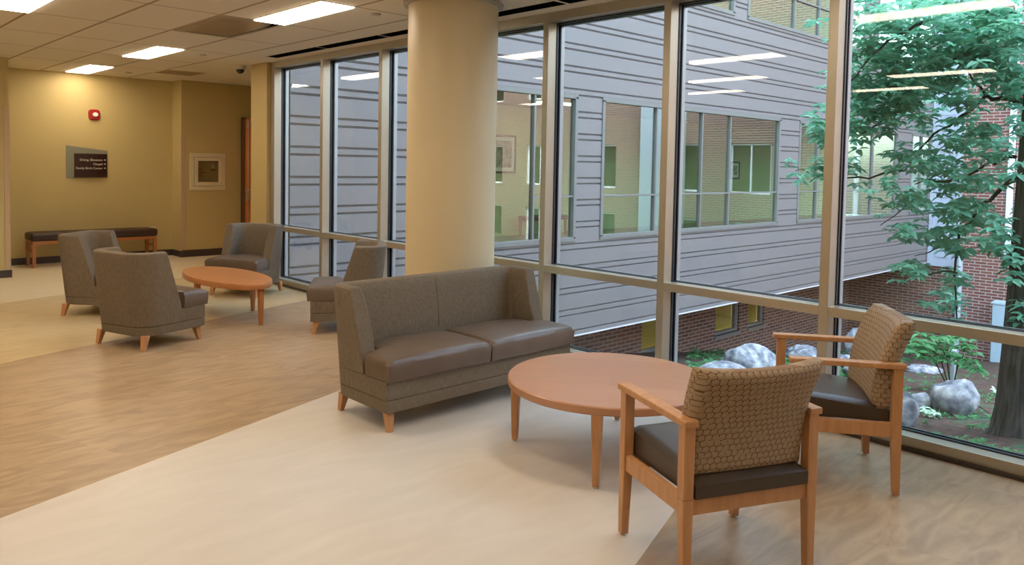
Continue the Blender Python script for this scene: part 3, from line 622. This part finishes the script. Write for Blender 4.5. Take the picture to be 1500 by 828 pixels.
# ================================================================== UPHOLSTERED SEATING
def shell_seating(name, W_, D, label, cat, ncush, group=None, H_=.82, wood='wood', R=.13):
    """front is local -y; the low back wraps round both rear corners into short raked wings"""
    t = thing(name, label, cat, group=group)
    hw, hd, T = W_/2, D/2, .095
    def outline(z):      # left front -> round the back -> right front; returns (x,y,nx,ny)
        fl = max(0, (z-.12))/.70
        bw, bd = hw+.015*fl, hd+.075*fl
        pts = [(-bw, -hd, -1, 0), (-bw, -hd+.001, -1, 0)]
        return bw, bd
    def ywing(z): return (-hd+.245) if z < .31 else (-hd+.235+(z-.31)/.51*.165)
    # base: box with rounded rear corners
    def plan(z, inset=0, front=-hd):
        bw, bd = outline(z); bw -= inset; bd -= inset; P = [(-bw, front+inset)]
        for k in range(0, 9): a = PI-k*PI/16; P.append((-bw+R+R*math.cos(a), bd-R+R*math.sin(a)))
        for k in range(0, 9): a = PI/2-k*PI/16; P.append((bw-R+R*math.cos(a), bd-R+R*math.sin(a)))
        P.append((bw, front+inset)); return P
    bs = MB(); lev = [(.118, .012), (.122, .0), (.186, .0), (.190, .006), (.196, .006), (.200, .0), (.305, 0), (.31, .006)]
    rows = [plan(z, i) for z, i in lev]; n = len(rows[0]); vs = [(x, y, lev[r][0]) for r, P in enumerate(rows) for x, y in P]
    fs = [(r*n+i, r*n+(i+1) % n, (r+1)*n+(i+1) % n, (r+1)*n+i) for r in range(len(rows)-1) for i in range(n)]
    fs += [tuple(range(n-1, -1, -1)), tuple((len(rows)-1)*n+i for i in range(n))]
    bs.add(vs, fs).build('base', M['sofa'], t, smooth=True)
    # wrap-round back: sections along the path, each a closed loop in (offset, z)
    NS = 10; zs_out = [.30+(H_-.30)*k/14 for k in range(15)]
    def path(z):
        bw, bd = outline(z); yf = ywing(z); P = []
        for k in range(NS): u = k/NS; P.append((-bw, yf+(bd-R-yf)*u, -1, 0))
        for k in range(9): a = PI-k*PI/16; P.append((-bw+R+R*math.cos(a), bd-R+R*math.sin(a), math.cos(a), math.sin(a)))
        nb = 24
        for k in range(1, nb): P.append((-bw+R+(2*bw-2*R)*k/nb, bd, 0, 1))
        for k in range(9): a = PI/2-k*PI/16; P.append((bw-R+R*math.cos(a), bd-R+R*math.sin(a), math.cos(a), math.sin(a)))
        for k in range(NS, 0, -1): u = (k-1)/NS; P.append((bw, yf+(bd-R-yf)*u, 1, 0))
        return P
    # profile of a section: outer bottom -> top (rounded) -> inner bottom
    prof = [(z, 0) for z in zs_out[:-1]]+[(H_-.012, .004), (H_-.003, .016), (H_, .034), (H_, T-.034), (H_-.003, T-.016), (H_-.014, T-.003), (H_-.03, T)]+[(z, T+.02*math.sin(PI*min(1, (H_-z)/.5))) for z in reversed(zs_out[:-1])]
    sec = []
    for z, off in prof:
        P = path(z); row = []
        for (x, y, nx, ny) in P:
            o_ = off
            if off >= T-.04 and ncush == 2 and abs(x) < .02 and ny > .9: o_ = off-.0
            row.append((x-nx*o_, y-ny*o_, z))
        sec.append(row)
    m_ = len(sec); n = len(sec[0]); vs = [v for r in sec for v in r]
    fs = [(r*n+i, r*n+i+1, (r+1)*n+i+1, (r+1)*n+i) for r in range(m_-1) for i in range(n-1)]
    fs += [tuple(r*n for r in range(m_)), tuple(r*n+n-1 for r in range(m_-1, -1, -1)), ]
    fs += [(i, (m_-1)*n+i, (m_-1)*n+i+1, i+1) for i in range(n-1)]
    o = MB().add(vs, fs).build('backrest', M['sofa'], t, smooth=True)
    bv = o.modifiers.new('bevel', 'BEVEL'); bv.width = .012; bv.segments = 3; bv.limit_method = 'ANGLE'; bv.angle_limit = math.radians(60)
    if ncush == 2:
        z_ = [.46+(H_-.03-.46)*k/6 for k in range(7)]
        MB().tube([(0, outline(z)[1]-(T+.02*math.sin(PI*min(1, (H_-z)/.5)))-.0005, z) for z in z_], .0035, 6).build('back_seam', M['sofa'], o)
    # seat cushions
    yb = hd-T-.02
    for c_ in range(ncush):
        xa = -hw+c_*(2*hw/ncush); xb = xa+2*hw/ncush
        N = 34; vs = []; top = []; bot = []
        for i in range(N+1):
            v = i/N; y = -hd-.035+(yb+hd+.035)*v
            k = min(1, max(0, (y-(-hd+.225))/.02))
            xl = xa+(T+.012)*k+.002 if c_ == 0 else xa+.003
            xr = xb-(T+.012)*k-.002 if c_ == ncush-1 else xb-.003
            if c_ == 0: xl -= .012*(1-k)
            if c_ == ncush-1: xr += .012*(1-k)
            for j in range(N+1):
                u = j/N; x = xl+(xr-xl)*u
                e = min(x-xl, xr-x, y+hd+.035, (yb-y)); e = max(0, e); rr = .03
                drop = 0 if e > rr else rr-math.sqrt(max(0, rr*rr-(rr-e)**2))
                cr = .032*(math.sin(PI*min(1, max(0, u)))**.5)*(math.sin(PI*min(1, v*1.0))**.5)
                top.append((x, y, .437-drop*.9+cr)); bot.append((x+(.5-u)*.01, y+(.008 if i == 0 else 0), .311))
        K = N+1; vs = top+bot; o2 = len(top)
        fs = [(i*K+j, i*K+j+1, (i+1)*K+j+1, (i+1)*K+j) for i in range(N) for j in range(N)]
        fs += [(o2+(i+1)*K+j, o2+(i+1)*K+j+1, o2+i*K+j+1, o2+i*K+j) for i in range(N) for j in range(N)]
        rim = [j for j in range(N)]+[i*K+N for i in range(N)]+[N*K+j for j in range(N, 0, -1)]+[i*K for i in range(N, 0, -1)]
        fs += [(rim[q], o2+rim[q], o2+rim[(q+1) % len(rim)], rim[(q+1) % len(rim)]) for q in range(len(rim))]
        MB().add(vs, fs).build('seat_cushion', M['leather'], t, smooth=True)
    # splayed feet
    for sx in (-1, 1):
        for sy in (-1, 1):
            x, y = sx*(hw-.05), sy*(hd-.055)
            MB().leg((x+sx*.010, y+sy*.028, 0), .032, (x, y, .125), .055).build('foot', M[wood], t, bevel=.003)
    return t
sofa = shell_seating('two_seat_sofa', 1.60, .60, 'taupe fabric two-seat sofa with brown vinyl cushions in front of the round column', 'sofa', 2)
sofa.location = (3.385, 4.045, 0)
ch = shell_seating('lounge_chair', .66, .62, '', 'armchair', 1, 'low-backed lounge chairs round the far coffee table', wood='wood', R=.19)
def place(o, x, y, f, lab, c=(0, 0)):      # c: the chair's own point that stands at (x, y)
    a = math.radians(f+90); o.location = (x-c[0]*math.cos(a)+c[1]*math.sin(a), y-c[0]*math.sin(a)-c[1]*math.cos(a), 0)
    o.rotation_euler = (0, 0, a); o['label'] = lab
place(ch, 2.189, 6.69, 19, 'taupe lounge chair nearest the viewer at the far table, seen from behind', (-.29, .283))
place(copy_tree(ch), 2.087, 8.72, -44, 'taupe lounge chair at far left, partly hidden by the one seen from behind', (-.29, .283))
place(copy_tree(ch), 3.61, 6.43, 146, 'taupe lounge chair between the far table and the column, turned left', (.29, -.283))
place(copy_tree(ch), 3.722, 9.02, 213, 'taupe lounge chair facing the viewer in the corner by the window end', (-.29, -.283))
# ================================================================== TABLES
t = thing('round_coffee_table', 'round cherry wood coffee table in front of the two-seat sofa', 'coffee table', (3.39, 2.73, 0))
R_ = .573
o = MB().lathe([(0, .375), (R_-.006, .375), (R_, .381), (R_, .414), (R_-.006, .42), (0, .42)], 96).build('table_top', M['top'], t, smooth=True)
for k in range(4):
    a = math.radians(33+90*k); x, y = (R_-.033)*math.cos(a), (R_-.033)*math.sin(a)
    l = MB().leg((0, 0, .008), .034, (0, 0, .40), .060).build('leg', M['wood'], t, loc=(x, y, 0), rz=a, bevel=.006)
    MB().lathe([(0, 0), (.013, 0), (.013, .008), (0, .008)], 12).build('glide', M['steel'], l)
t = thing('oval_coffee_table', 'oval honey-coloured wood coffee table among the four lounge chairs', 'coffee table', (3.35, 7.76, 0))
MB().lathe([(0, .365), (.995, .365), (1, .37), (1, .415), (.995, .42), (0, .42)], 96, sx=.335, sy=.775).build('table_top', M['top_far'], t, smooth=True)
for x, y in ((.035, -.72), (.292, 0), (0, .735), (-.292, 0)):
    l = MB().leg((0, 0, .008), .034, (0, 0, .40), .056).build('leg', M['wood_far'], t, loc=(x, y, 0), bevel=.006)
    MB().lathe([(0, 0), (.013, 0), (.013, .008), (0, .008)], 12).build('glide', M['steel'], l)
# ================================================================== ARM CHAIRS
def armchair():
    t = thing('guest_armchair', '', 'armchair', group='patterned guest armchairs')
    hx, yf, yb = .285, -.235, .23      # leg centres; front is -y
    for sx in (-1, 1):
        for y, l in ((yf, 'f'), (yb, 'b')):
            MB().leg((sx*hx, y+(-.012 if l == 'f' else .012), .008), .034, (sx*hx, y, .36), .046).leg((sx*hx, y, .36), .046, (sx*hx, y, .637), .046).build('leg', M['wood'], t, bevel=.003)
        MB().box(sx*hx-.029, sx*hx+.029, yf-.045, yb+.035, .637, .664).build('armrest', M['wood'], t, bevel=.005)
        MB().box(sx*hx-.014, sx*hx+.014, yf+.02, yb-.02, .295, .365).build('side_rail', M['wood'], t, bevel=.003)
        for y in (yf-.012, yb+.012): MB().lathe([(0, 0), (.012, 0), (.012, .008), (0, .008)], 12, c=(sx*hx, y)).build('glide', M['steel'], t)
    for y in (yf, yb): MB().box(-hx+.02, hx-.02, y-.014, y+.014, .295, .36).build('rail', M['wood'], t, bevel=.003)
    # seat: slopes down to the back
    N = 20; top = []; bot = []
    for i in range(N+1):
        v = i/N; y = yf-.02+(yb+.03-(yf-.02))*v
        for j in range(N+1):
            u = j/N; x = -.258+.516*u; e = min(x+.258, .258-x, y-yf+.02, yb+.03-y); rr = .016
            drop = 0 if e > rr else rr-math.sqrt(max(0, rr*rr-(rr-e)**2))
            top.append((x, y, .485-.055*v-drop+.014*math.sin(PI*u)*math.sin(PI*v))); bot.append((x, y, .362))
    K = N+1; o2 = K*K
    fs = [(i*K+j, i*K+j+1, (i+1)*K+j+1, (i+1)*K+j) for i in range(N) for j in range(N)]
    fs += [(o2+(i+1)*K+j, o2+(i+1)*K+j+1, o2+i*K+j+1, o2+i*K+j) for i in range(N) for j in range(N)]
    rim = [j for j in range(N)]+[i*K+N for i in range(N)]+[N*K+j for j in range(N, 0, -1)]+[i*K for i in range(N, 0, -1)]
    fs += [(rim[q], o2+rim[q], o2+rim[(q+1) % len(rim)], rim[(q+1) % len(rim)]) for q in range(len(rim))]
    MB().add(top+bot, fs).build('seat', M['leather2'], t, smooth=True)
    # back pad: reclined, gently hollowed across its width, rounded top corners
    NX, NZ = 28, 20; A = []; B = []
    for i in range(NZ+1):
        w = i/NZ; z = .425+.44*w
        yc = .175+.115*w-.03*math.sin(PI*w)
        for j in range(NX+1):
            u = -1+2*j/NX; hwid = .262+.018*w
            x = u*hwid
            hol = (.040*(1-u*u)-.018)*(.25+.75*w)
            th = .050
            ed = min(1-abs(u), (1-w)*.7, w*3+.0); rr = .10
            k = 1 if ed > rr else math.sqrt(max(0, 1-((rr-ed)/rr)**2))*.5+.5
            zz = z-(.012*(1-u*u) if w > .0 else 0)*w
            A.append((x, yc+hol-th*k-.006*(1-u*u)*math.sin(PI*w), zz)); B.append((x, yc+hol+th*k, zz))
    K = NX+1; o2 = len(A)
    fs = [(i*K+j, (i+1)*K+j, (i+1)*K+j+1, i*K+j+1) for i in range(NZ) for j in range(NX)]
    fs += [(o2+i*K+j, o2+i*K+j+1, o2+(i+1)*K+j+1, o2+(i+1)*K+j) for i in range(NZ) for j in range(NX)]
    rim = [j for j in range(NX)]+[i*K+NX for i in range(NZ)]+[NZ*K+j for j in range(NX, 0, -1)]+[i*K for i in range(NZ, 0, -1)]
    fs += [(rim[q], rim[(q+1) % len(rim)], o2+rim[(q+1) % len(rim)], o2+rim[q]) for q in range(len(rim))]
    MB().add(A+B, fs).build('backrest', M['hex'], t, smooth='all')
    return t
ac = armchair()
def place2(o, FLx, FLy, f, lab, corner):
    a = math.radians(f+90); ca, sa = math.cos(a), math.sin(a)
    lx, ly = corner
    o.location = (FLx-(lx*ca-ly*sa), FLy-(lx*sa+ly*ca), 0); o.rotation_euler = (0, 0, a); o['label'] = lab
# with front = -y, the sitter's left is +x
place2(ac, 2.65, 2.03, 66, 'wood-framed armchair with patterned back seen from behind, nearest the viewer', (.285, -.235))
place2(copy_tree(ac), 3.985, 1.405, 125.5, 'wood-framed armchair with dark vinyl seat beside the window, right of the other', (.285, .23))
# ================================================================== GARDEN
def rock(x, y, s, lab, seed, drop=.25, group='garden rocks'):
    p = ground_at(x, y)
    bm = bmesh.new(); bmesh.ops.create_icosphere(bm, subdivisions=4, radius=1)
    for v in bm.verts:
        n = v.co.normalized(); k = 1
        for q in range(9):
            rnd = random.Random(seed*31+q); d = Vector((rnd.uniform(-1, 1), rnd.uniform(-1, 1), rnd.uniform(-.8, 1))).normalized()
            dd = rnd.uniform(.72, .92)
            if n.dot(d)*k > dd: k = dd/n.dot(d)
        k += .10*noise.noise(n*2.2+Vector((seed, 0, 0)))+.05*noise.noise(n*7+Vector((seed, 3, 0)))
        v.co = Vector((n.x*s[0], n.y*s[1], n.z*s[2]))*k
    me = bpy.data.meshes.new('rock'); bm.to_mesh(me); bm.free(); me.materials.append(M['rock'])
    me.polygons.foreach_set('use_smooth', [True]*len(me.polygons))
    o = bpy.data.objects.new('rock', me); COL.objects.link(o)
    o.location = (p.x, p.y, terr(p.x, p.y)+s[2]*(1-drop)*.8); o.rotation_euler = (0, 0, seed*1.3)
    return tag(o, lab, 'rock', group)
rock(1398, 606, (.26, .24, .27), 'largest grey-white rock in the middle of the mulch bed', 1)
rock(1349, 600, (.16, .15, .13), 'smaller pale rock just left of the largest rock', 2)
rock(1322, 622, (.13, .14, .20), 'pale rock beside the rear leg of the window-side armchair', 3)
rock(1352, 546, (.42, .3, .10), 'low flat rock behind, under the leafy shrub', 4)
rock(1254, 556, (.26, .24, .20), 'white rock showing between the armrests of the window-side chair', 5)
rock(1236, 540, (.26, .26, .20), 'bluish rock just right of the mullion, between the armrests', 6)
rock(1262, 534, (.55, .5, .60), 'tall pale rock behind the white rock at the armrests', 7)
rock(1175, 532, (.50, .4, .28), 'bluish rock left of the mullion behind the armrests', 8)
rock(1098, 554, (.46, .42, .36), 'large pale blue rock seen above the nearest armchair back', 9)
rock(1060, 562, (.40, .4, .20), 'low pale rock just above the round table, left of the large one', 10)
def leaf_at(mb, p, d, L_, w, n):
    """a folded ovate leaf starting at p, pointing along d"""
    d = d.normalized(); s = d.cross(n); s = s.normalized() if s.length > 1e-3 else Vector((1, 0, 0)); n = s.cross(d)
    q = [p, p+d*L_*.35+s*w*.9+n*w*.35, p+d*L_*.7+s*w*.65+n*w*.2, p+d*L_-n*L_*.12, p+d*L_*.7-s*w*.65+n*w*.2, p+d*L_*.35-s*w*.9+n*w*.35, p+d*L_*.5]
    mb.add(q, [(0, 1, 6), (1, 2, 6), (2, 3, 6), (3, 4, 6), (4, 5, 6), (5, 0, 6)])
def whorl(mb, p, R, size, n=6, up=.25):
    ax = Vector((R.uniform(-.5, .5), R.uniform(-.5, .5), 1)).normalized()
    a0 = R.uniform(0, 6.28)
    for k in range(n):
        a = a0+2*PI*k/n+R.uniform(-.25, .25)
        d = Vector((math.cos(a), math.sin(a), R.uniform(-.55, up)))
        leaf_at(mb, p, d, size*R.uniform(.75, 1.15), size*.26, ax)
R1 = random.Random(11)
tree = thing('courtyard_tree', 'leafy tree with grey trunk at the right edge, branches spreading over the court', 'tree', (0, 0, 0))
base = ground_at(1497, 640)
D0 = (base-Vector((0, 0, H))).dot(CF)
# trunk from the ground up, slight lean
tv = []; N = 24; lev = [(0, .34), (.12, .29), (.35, .255), (.8, .235), (1.6, .22), (2.6, .205), (3.6, .19), (5, .17), (7, .14)]
vs = []
tcx = at(1505, 620, D0)
for li, (h, r) in enumerate(lev):
    off = Vector((0, 0, 0)) + Vector((.01*h*h*.3, -.012*h, 0))
    for k in range(N):
        a = 2*PI*k/N; rr = r*(1+.10*noise.noise(Vector((math.cos(a)*1.7, math.sin(a)*1.7, h*.6)))+(.12*max(0, math.cos(3*a)) if li == 0 else 0))
        vs.append((tcx.x+off.x+rr*math.cos(a), tcx.y+off.y+rr*math.sin(a), terr(tcx.x, tcx.y)-.1+h))
fs = [(i*N+k, i*N+(k+1) % N, (i+1)*N+(k+1) % N, (i+1)*N+k) for i in range(len(lev)-1) for k in range(N)]+[tuple((len(lev)-1)*N+k for k in range(N))]
MB().add(vs, fs).build('trunk', M['bark'], tree, smooth='all')
# branches as polylines (pixel x, pixel y, depth)
BR = [([(1490, 150, D0), (1445, 142, 7.4), (1400, 175, 7.6), (1360, 205, 7.7), (1325, 250, 7.8)], .022),
      ([(1492, 60, D0), (1440, 55, 7.2), (1400, 80, 7.3), (1370, 105, 7.5), (1330, 150, 7.7), (1255, 200, 8.0)], .026),
      ([(1490, 20, D0), (1420, 15, 7.0), (1340, 35, 6.9), (1290, 70, 7.0), (1245, 120, 7.1)], .024),
      ([(1488, 230, D0), (1450, 240, 7.2), (1400, 262, 7.4), (1340, 270, 7.5)], .018),
      ([(1490, 260, D0), (1440, 300, 7.2), (1405, 340, 7.4), (1398, 400, 7.5), (1402, 470, 7.6)], .02),
      ([(1405, 335, 7.4), (1380, 360, 7.5), (1340, 375, 7.6)], .011), ([(1370, 105, 7.5), (1300, 130, 7.3), (1230, 160, 7.3)], .012),
      ([(1325, 250, 7.8), (1260, 262, 7.9), (1200, 255, 8), (1165, 250, 8)], .012), ([(1400, 262, 7.4), (1340, 290, 7.3), (1290, 330, 7.3)], .011),
      ([(1402, 400, 7.5), (1350, 400, 7.4), (1325, 395, 7.4)], .010), ([(1330, 150, 7.7), (1260, 170, 7.9), (1190, 180, 8)], .012),
      ([(1487, 330, D0), (1510, 280, 7.0), (1530, 200, 7.0)], .02), ([(1445, 142, 7.4), (1420, 110, 7.2), (1380, 60, 7.0)], .014)]
pts_on = []
for pl, r in BR:
    P = [at(*q) for q in pl]; Q = []
    for i in range(len(P)-1):
        for k in range(5): Q.append(P[i].lerp(P[i+1], k/5)+Vector((0, 0, .02*math.sin(i*2+k))))
    Q.append(P[-1]); MB().tube(Q, r, 7, r*.3).build('branch', M['twig'], tree, smooth='all')
    pts_on += Q[3:]
fol = MB()
# (x, y, rx, ry, depth, count)
CL = [(1300, 25, 60, 35, 7.3, 60), (1400, 30, 70, 35, 7.0, 90), (1470, 40, 40, 50, 6.8, 70), (1290, 85, 55, 40, 7.6, 80), (1360, 90, 50, 40, 7.3, 60), (1430, 85, 50, 40, 7.1, 60),
      (1270, 135, 35, 30, 7.6, 45), (1320, 140, 50, 28, 7.7, 55), (1480, 110, 30, 40, 7.0, 50), (1400, 130, 45, 25, 7.4, 28), (1262, 190, 30, 28, 8.0, 35), (1228, 180, 35, 25, 8.0, 22), (1200, 190, 14, 45, 8.0, 26),
      (1300, 180, 40, 20, 7.9, 26), (1190, 250, 26, 16, 8.0, 16), (1365, 175, 40, 22, 7.6, 18), (1430, 180, 30, 25, 7.3, 22), (1400, 215, 50, 22, 7.5, 34), (1455, 215, 25, 25, 7.2, 22), (1330, 235, 30, 20, 7.6, 20),
      (1370, 240, 35, 18, 7.5, 26), (1310, 280, 26, 16, 7.4, 18), (1400, 265, 45, 20, 7.4, 34), (1445, 265, 30, 20, 7.2, 20), (1340, 290, 22, 14, 7.4, 10), (1385, 310, 40, 22, 7.4, 34), (1430, 320, 36, 22, 7.3, 34),
      (1365, 340, 35, 18, 7.5, 24), (1320, 345, 22, 12, 7.4, 14), (1330, 395, 26, 16, 7.4, 16), (1470, 345, 16, 30, 6.9, 18), (1450, 360, 30, 16, 7.2, 18), (1395, 360, 25, 20, 7.5, 14), (1488, 390, 14, 30, 6.9, 16),
      (1400, 410, 14, 20, 7.5, 9), (1385, 440, 26, 24, 7.6, 14), (1405, 465, 14, 12, 7.6, 6), (1496, 150, 10, 60, 6.9, 16), (1494, 250, 10, 40, 6.9, 7), (1250, 250, 14, 30, 7.9, 10), (1498, 460, 10, 22, 6.8, 8)]
for x, y, rx, ry, d, n in CL:
    for k in range(int(n*(1.25 if y < 160 else .95))):
        px_ = x+R1.gauss(0, .55)*rx; py_ = y+R1.gauss(0, .55)*ry
        p = at(px_, py_, d+R1.uniform(-.5, .5)); whorl(fol, p, R1, R1.uniform(.09, .14), R1.choice((5, 6, 7)))
for p in pts_on:
    if R1.random() < .45: whorl(fol, p+Vector((R1.uniform(-.1, .1), R1.uniform(-.1, .1), R1.uniform(-.05, .1))), R1, .09, 5)
tag(fol.build('foliage', M['leaf'], tree, fix=False), kind='stuff')
sh = thing('leafy_shrub', 'broad-leaved green shrub in front of the brick wall, above the largest rock', 'shrub', tuple(ground_at(1395, 548)))
shp = Vector(sh.location); fo = MB(); R2 = random.Random(5); ds = (shp-Vector((0, 0, H))).dot(CF)
d_s = 12.0
sh.location = at(1395, 548, d_s); sh.location.z = terr(sh.location.x, sh.location.y); shp = Vector(sh.location)
for x, y, rx, ry, n in ((1345, 505, 28, 18, 26), (1375, 500, 30, 16, 26), (1410, 510, 25, 20, 24), (1425, 535, 18, 16, 12), (1385, 525, 30, 14, 14), (1350, 520, 20, 12, 10)):
    for k in range(int(n*.6)):
        p = at(x+R2.gauss(0, .6)*rx, y+R2.gauss(0, .6)*ry, d_s+R2.uniform(-.5, .5)); whorl(fo, p-shp, R2, R2.uniform(.13, .2), 5, .1)
tag(fo.build('foliage', M['leaf2'], sh, fix=False), kind='stuff')
for q in ((1345, 515), (1380, 510), (1412, 520), (1360, 505)):
    MB().tube([(0, 0, -.05), tuple((at(*q, d_s)-shp)*.5+Vector((0, 0, .15))), tuple(at(*q, d_s)-shp)], .012, 6, .006).build('stem', M['twig'], sh)
gc = MB(); R3 = random.Random(9)
for k in range(1100):
    x, y = R3.uniform(1200, 1500), 545+130*R3.random()
    p = ground_at(x, y)
    if p.x < 5.2 or noise.noise(Vector((p.x*1.1, p.y*1.1, 5))) < -.05: continue
    whorl(gc, Vector((p.x, p.y, terr(p.x, p.y)+.03)), R3, R3.uniform(.035, .065), 5, .6)
for k in range(500):
    x, y = R3.uniform(1010, 1300), R3.uniform(505, 560)
    p = ground_at(x, y)
    if p.x > 5.3: whorl(gc, Vector((p.x, p.y, terr(p.x, p.y)+.05)), R3, R3.uniform(.10, .22), 5, .7)
tag(gc.build('ground_cover', M['leaf2'], fix=False), 'low green seedlings scattered over the brown mulch bed', 'ground cover', kind='stuff')
def pale_plant(x, y, lab):
    p = ground_at(x, y); m = MB(); R = random.Random(int(x))
    for k in range(9): whorl(m, Vector((R.uniform(-.09, .09), R.uniform(-.09, .09), R.uniform(.02, .1))), R, .07, 5, .8)
    o = m.build('variegated_plant', M['pale_leaf'], loc=(p.x, p.y, terr(p.x, p.y)), fix=False); tag(o, lab, 'plant', 'pale variegated plants')
pale_plant(1363, 612, 'pale variegated plant between the smaller and largest rocks')
pale_plant(1466, 583, 'pale variegated plant left of the tree trunk')
tw = MB()
for a_, b_, c_ in (((1360, 575), (1372, 598), (1392, 612)), ((1420, 592), (1435, 606), (1452, 612)), ((1372, 615), (1380, 600), (1402, 618))):
    P = [ground_at(*q)+Vector((0, 0, .03)) for q in (a_, b_, c_)]; P[1].z += .05; tw.tube(P, .012, 6, .005)
tag(tw.build('fallen_twigs', M['twig']), 'thin fallen twigs on the mulch beside the largest rock', 'twigs', kind='stuff')
ub = on(1468, 530, 0, 28.6)
t = thing('utility_box', 'pale grey-blue upright utility box against the brick wall beside the trunk', 'utility box', (28.6, ub.y+.02, terr(28.6, ub.y)-.05))
MB().box(-.25, .25, -.33, .27, 0, 1.92+(ub.z-terr(28.6, ub.y))).build('cabinet', M['box'], t, bevel=.02)
MB().box(-.28, .28, -.36, .30, 1.92+(ub.z-terr(28.6, ub.y)), 1.99+(ub.z-terr(28.6, ub.y))).build('lid', M['box'], t, bevel=.01)
pp = at(1396, 545, 12.6); pz = terr(pp.x, pp.y)
tag(MB().box(-.05, .05, -.03, .03, 0, max(.3, at(1396, 512, 12.6).z-pz)).build('marker_post', M['pipe'], loc=(pp.x, pp.y, pz), bevel=.01), 'short pale marker post standing among the shrub leaves', 'post')
